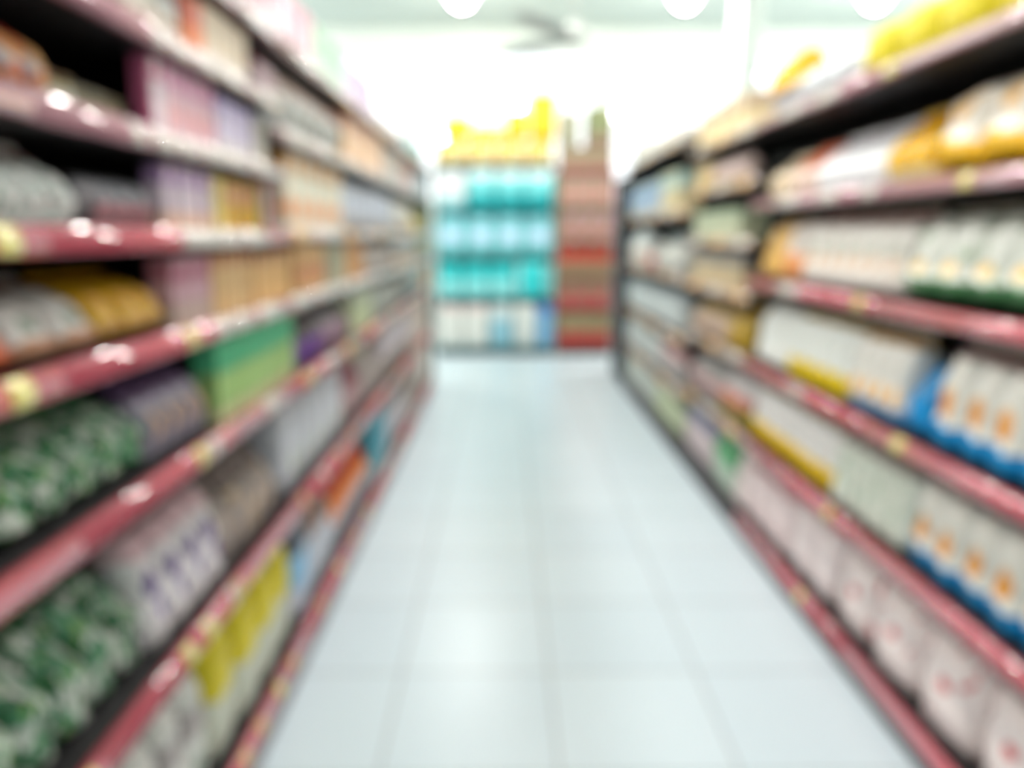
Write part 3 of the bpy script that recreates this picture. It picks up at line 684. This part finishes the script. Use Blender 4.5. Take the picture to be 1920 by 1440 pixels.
bm = bmesh.new(); box(bm, X0, X1, Y0, Y1, -.08, 0); struct('floor', bm, M_FLOOR, 'glossy pale floor of large square tiles')
bm = bmesh.new(); box(bm, X0, X1, Y0, Y1, ZC, ZC + .1); struct('ceiling', bm, M_CEIL, 'plain pale grey-green ceiling')
bm = bmesh.new(); box(bm, X0 - .12, X0, Y0, Y1, 0, ZC); struct('wall_left', bm, M_WALL)
bm = bmesh.new(); box(bm, X1, X1 + .12, Y0, Y1, 0, ZC); struct('wall_right', bm, M_WALL)
bm = bmesh.new(); box(bm, X0, X1, Y0 - .12, Y0, 0, ZC); struct('wall_front', bm, M_WALL)
# back wall with a band of big windows
WX = [(-3.6, -1.25), (-1.15, 1.2), (1.3, 3.65), (3.75, 6.0)]; WZ0, WZ1 = 1.75, 3.62
bm = bmesh.new()
box(bm, X0, X1, Y1, Y1 + .15, 0, WZ0); box(bm, X0, X1, Y1, Y1 + .15, WZ1, ZC)
xs = [X0] + [v for w in WX for v in w] + [X1]
for a, c in zip(xs[0::2], xs[1::2]): box(bm, a, c, Y1, Y1 + .15, WZ0, WZ1)
struct('wall_back', bm, M_WALL)
mg, N, L, b = new_mat('window_glass'); N.remove(b)
tr = N.new('ShaderNodeBsdfTransparent'); gl = N.new('ShaderNodeBsdfGlossy'); gl.inputs['Roughness'].default_value = .02; mx = N.new('ShaderNodeMixShader'); mx.inputs[0].default_value = .06
L.new(tr.outputs[0], mx.inputs[1]); L.new(gl.outputs[0], mx.inputs[2]); L.new(mx.outputs[0], N['Material Output'].inputs[0])
for i, (a, c) in enumerate(WX):
    bm = bmesh.new(); t = .04
    for q in ((a, c, WZ0, WZ0 + t), (a, c, WZ1 - t, WZ1), (a, a + t, WZ0 + t, WZ1 - t), (c - t, c, WZ0 + t, WZ1 - t)): box(bm, q[0], q[1], Y1 + .03, Y1 + .1, q[2], q[3])
    o = struct('window_%d' % (i + 1), bm, M_FRAME, 'bright window in the back wall')
    bm = bmesh.new(); box(bm, a + t, c - t, Y1 + .06, Y1 + .066, WZ0 + t, WZ1 - t); obj('pane', bm, mg, o)
# round column right of the aisle, ceiling high
bm = bmesh.new(); box(bm, 2.36, 2.60, 8.2, 8.5, 0, ZC, .01, 1); struct('trim_1', bm, M_WALL, 'pale square column right of the aisle')

# ------------------------------------------------------------------ lamps and fan
lamps = [(x, y) for y in (0.9, 4.6) for x in (-3.9, -1.5, 2.2, 4.6)] + [(-1.51, 2.75), (.25, .91), (.25, 3.2), (.25, 5.6)] + [(x, 8.3) for x in (-3.0, -.42, 1.83, 3.75, 4.9)]  # nearer lamps are added unseen fill; far row's right pair added for glare
proto = None
for k, (x, y) in enumerate(lamps):
    if proto is None:
        proto = thing('ceiling_lamp', '', 'lamp')
        obj('canopy', lathe([(0, 0), (.06, 0), (.06, -.02), (.03, -.04), (.03, -.06), (0, -.06)]), M_WHITE, proto, True)
        obj('shade', lathe([(.028, -.05), (.05, -.055), (.13, -.13), (.135, -.165), (.13, -.165), (.125, -.135), (.04, -.065), (.028, -.06)], 28), M_WHITE, proto, True)
        obj('globe', lathe([(0, -.13)] + [(.112, -.132)] + [(.112 * math.cos(PI / 2 * q / 8), -.15 - .112 * math.sin(PI / 2 * q / 8)) for q in range(0, 8)] + [(0, -.262)], 28), M_LAMP, proto, True)
        o = proto
    else: o = copy_tree(proto)
    o.location = (x, y, ZC)
    o['label'] = 'round white shaded lamp on the ceiling, ' + {-.42: 'over the far end of the aisle', 1.83: 'far row, just right of the aisle', 3.75: 'added for glare, far row, second from the right', 4.9: 'added for glare, far row, rightmost', -1.51: 'added fill left of the aisle, between rows', -3.0: 'far row, leftmost', (.25, .91): 'added fill over the near end of the aisle', (.25, 3.2): 'added fill over the aisle, nearer the middle', (.25, 5.6): 'added fill over the aisle beyond its middle'}.get((x, y) if x == .25 else x, 'added fill, %s row, %s' % ({.9: 'nearest', 4.6: 'middle'}.get(y), {-3.9: 'leftmost', -1.5: 'left of the aisle', 2.2: 'right of the aisle', 4.6: 'rightmost'}.get(x)))
    o['group'] = 'round ceiling lamps'
M_FAN = plain('fan_paint', (178, 182, 178), .5)
fan = thing('ceiling_fan', 'grey ceiling fan on a rod above the far half of the aisle', 'fan', (.56, 6.6, ZC))
obj('canopy', lathe([(0, 0), (.07, 0), (.06, -.06), (.015, -.08), (0, -.08)]), M_FAN, fan, True)
obj('rod', lathe([(0, -.07), (.014, -.07), (.014, -.85), (0, -.85)], 12), M_FAN, fan, True)
obj('motor', lathe([(0, -.83), (.06, -.83), (.11, -.87), (.12, -.94), (.09, -.99), (0, -1.01)]), M_FAN, fan, True)
for k in range(3):
    a = R((-124, 134, 5)[k])
    bm = bmesh.new(); n = 10; up, lo = [], []
    for i in range(n + 1):
        t = i / n; r = .1 + .72 * t; w = .055 + .035 * math.sin(PI * min(1, t * 1.1))
        for lst, dz in ((up, .004), (lo, -.004)):
            lst.append([bm.verts.new((r, s_ * w, -.94 + dz + s_ * w * .22)) for s_ in (-1, 1)])
    for i in range(n):
        bm.faces.new((up[i][0], up[i + 1][0], up[i + 1][1], up[i][1])); bm.faces.new((lo[i][1], lo[i + 1][1], lo[i + 1][0], lo[i][0]))
        for s_ in (0, 1): bm.faces.new((up[i][s_], up[i + 1][s_], lo[i + 1][s_], lo[i][s_]))
    bm.faces.new((up[0][0], up[0][1], lo[0][1], lo[0][0])); bm.faces.new((up[n][0], up[n][1], lo[n][1], lo[n][0]))
    bl = obj('blade', bm, M_FAN, fan); bl.rotation_euler = (0, 0, a)

# ------------------------------------------------------------------ daylight
w = bpy.data.worlds.new('daylight'); SC.world = w; w.use_nodes = True
bg = w.node_tree.nodes['Background']; bg.inputs[0].default_value = (0.93, 0.98, 1.0, 1); bg.inputs[1].default_value = 2.6
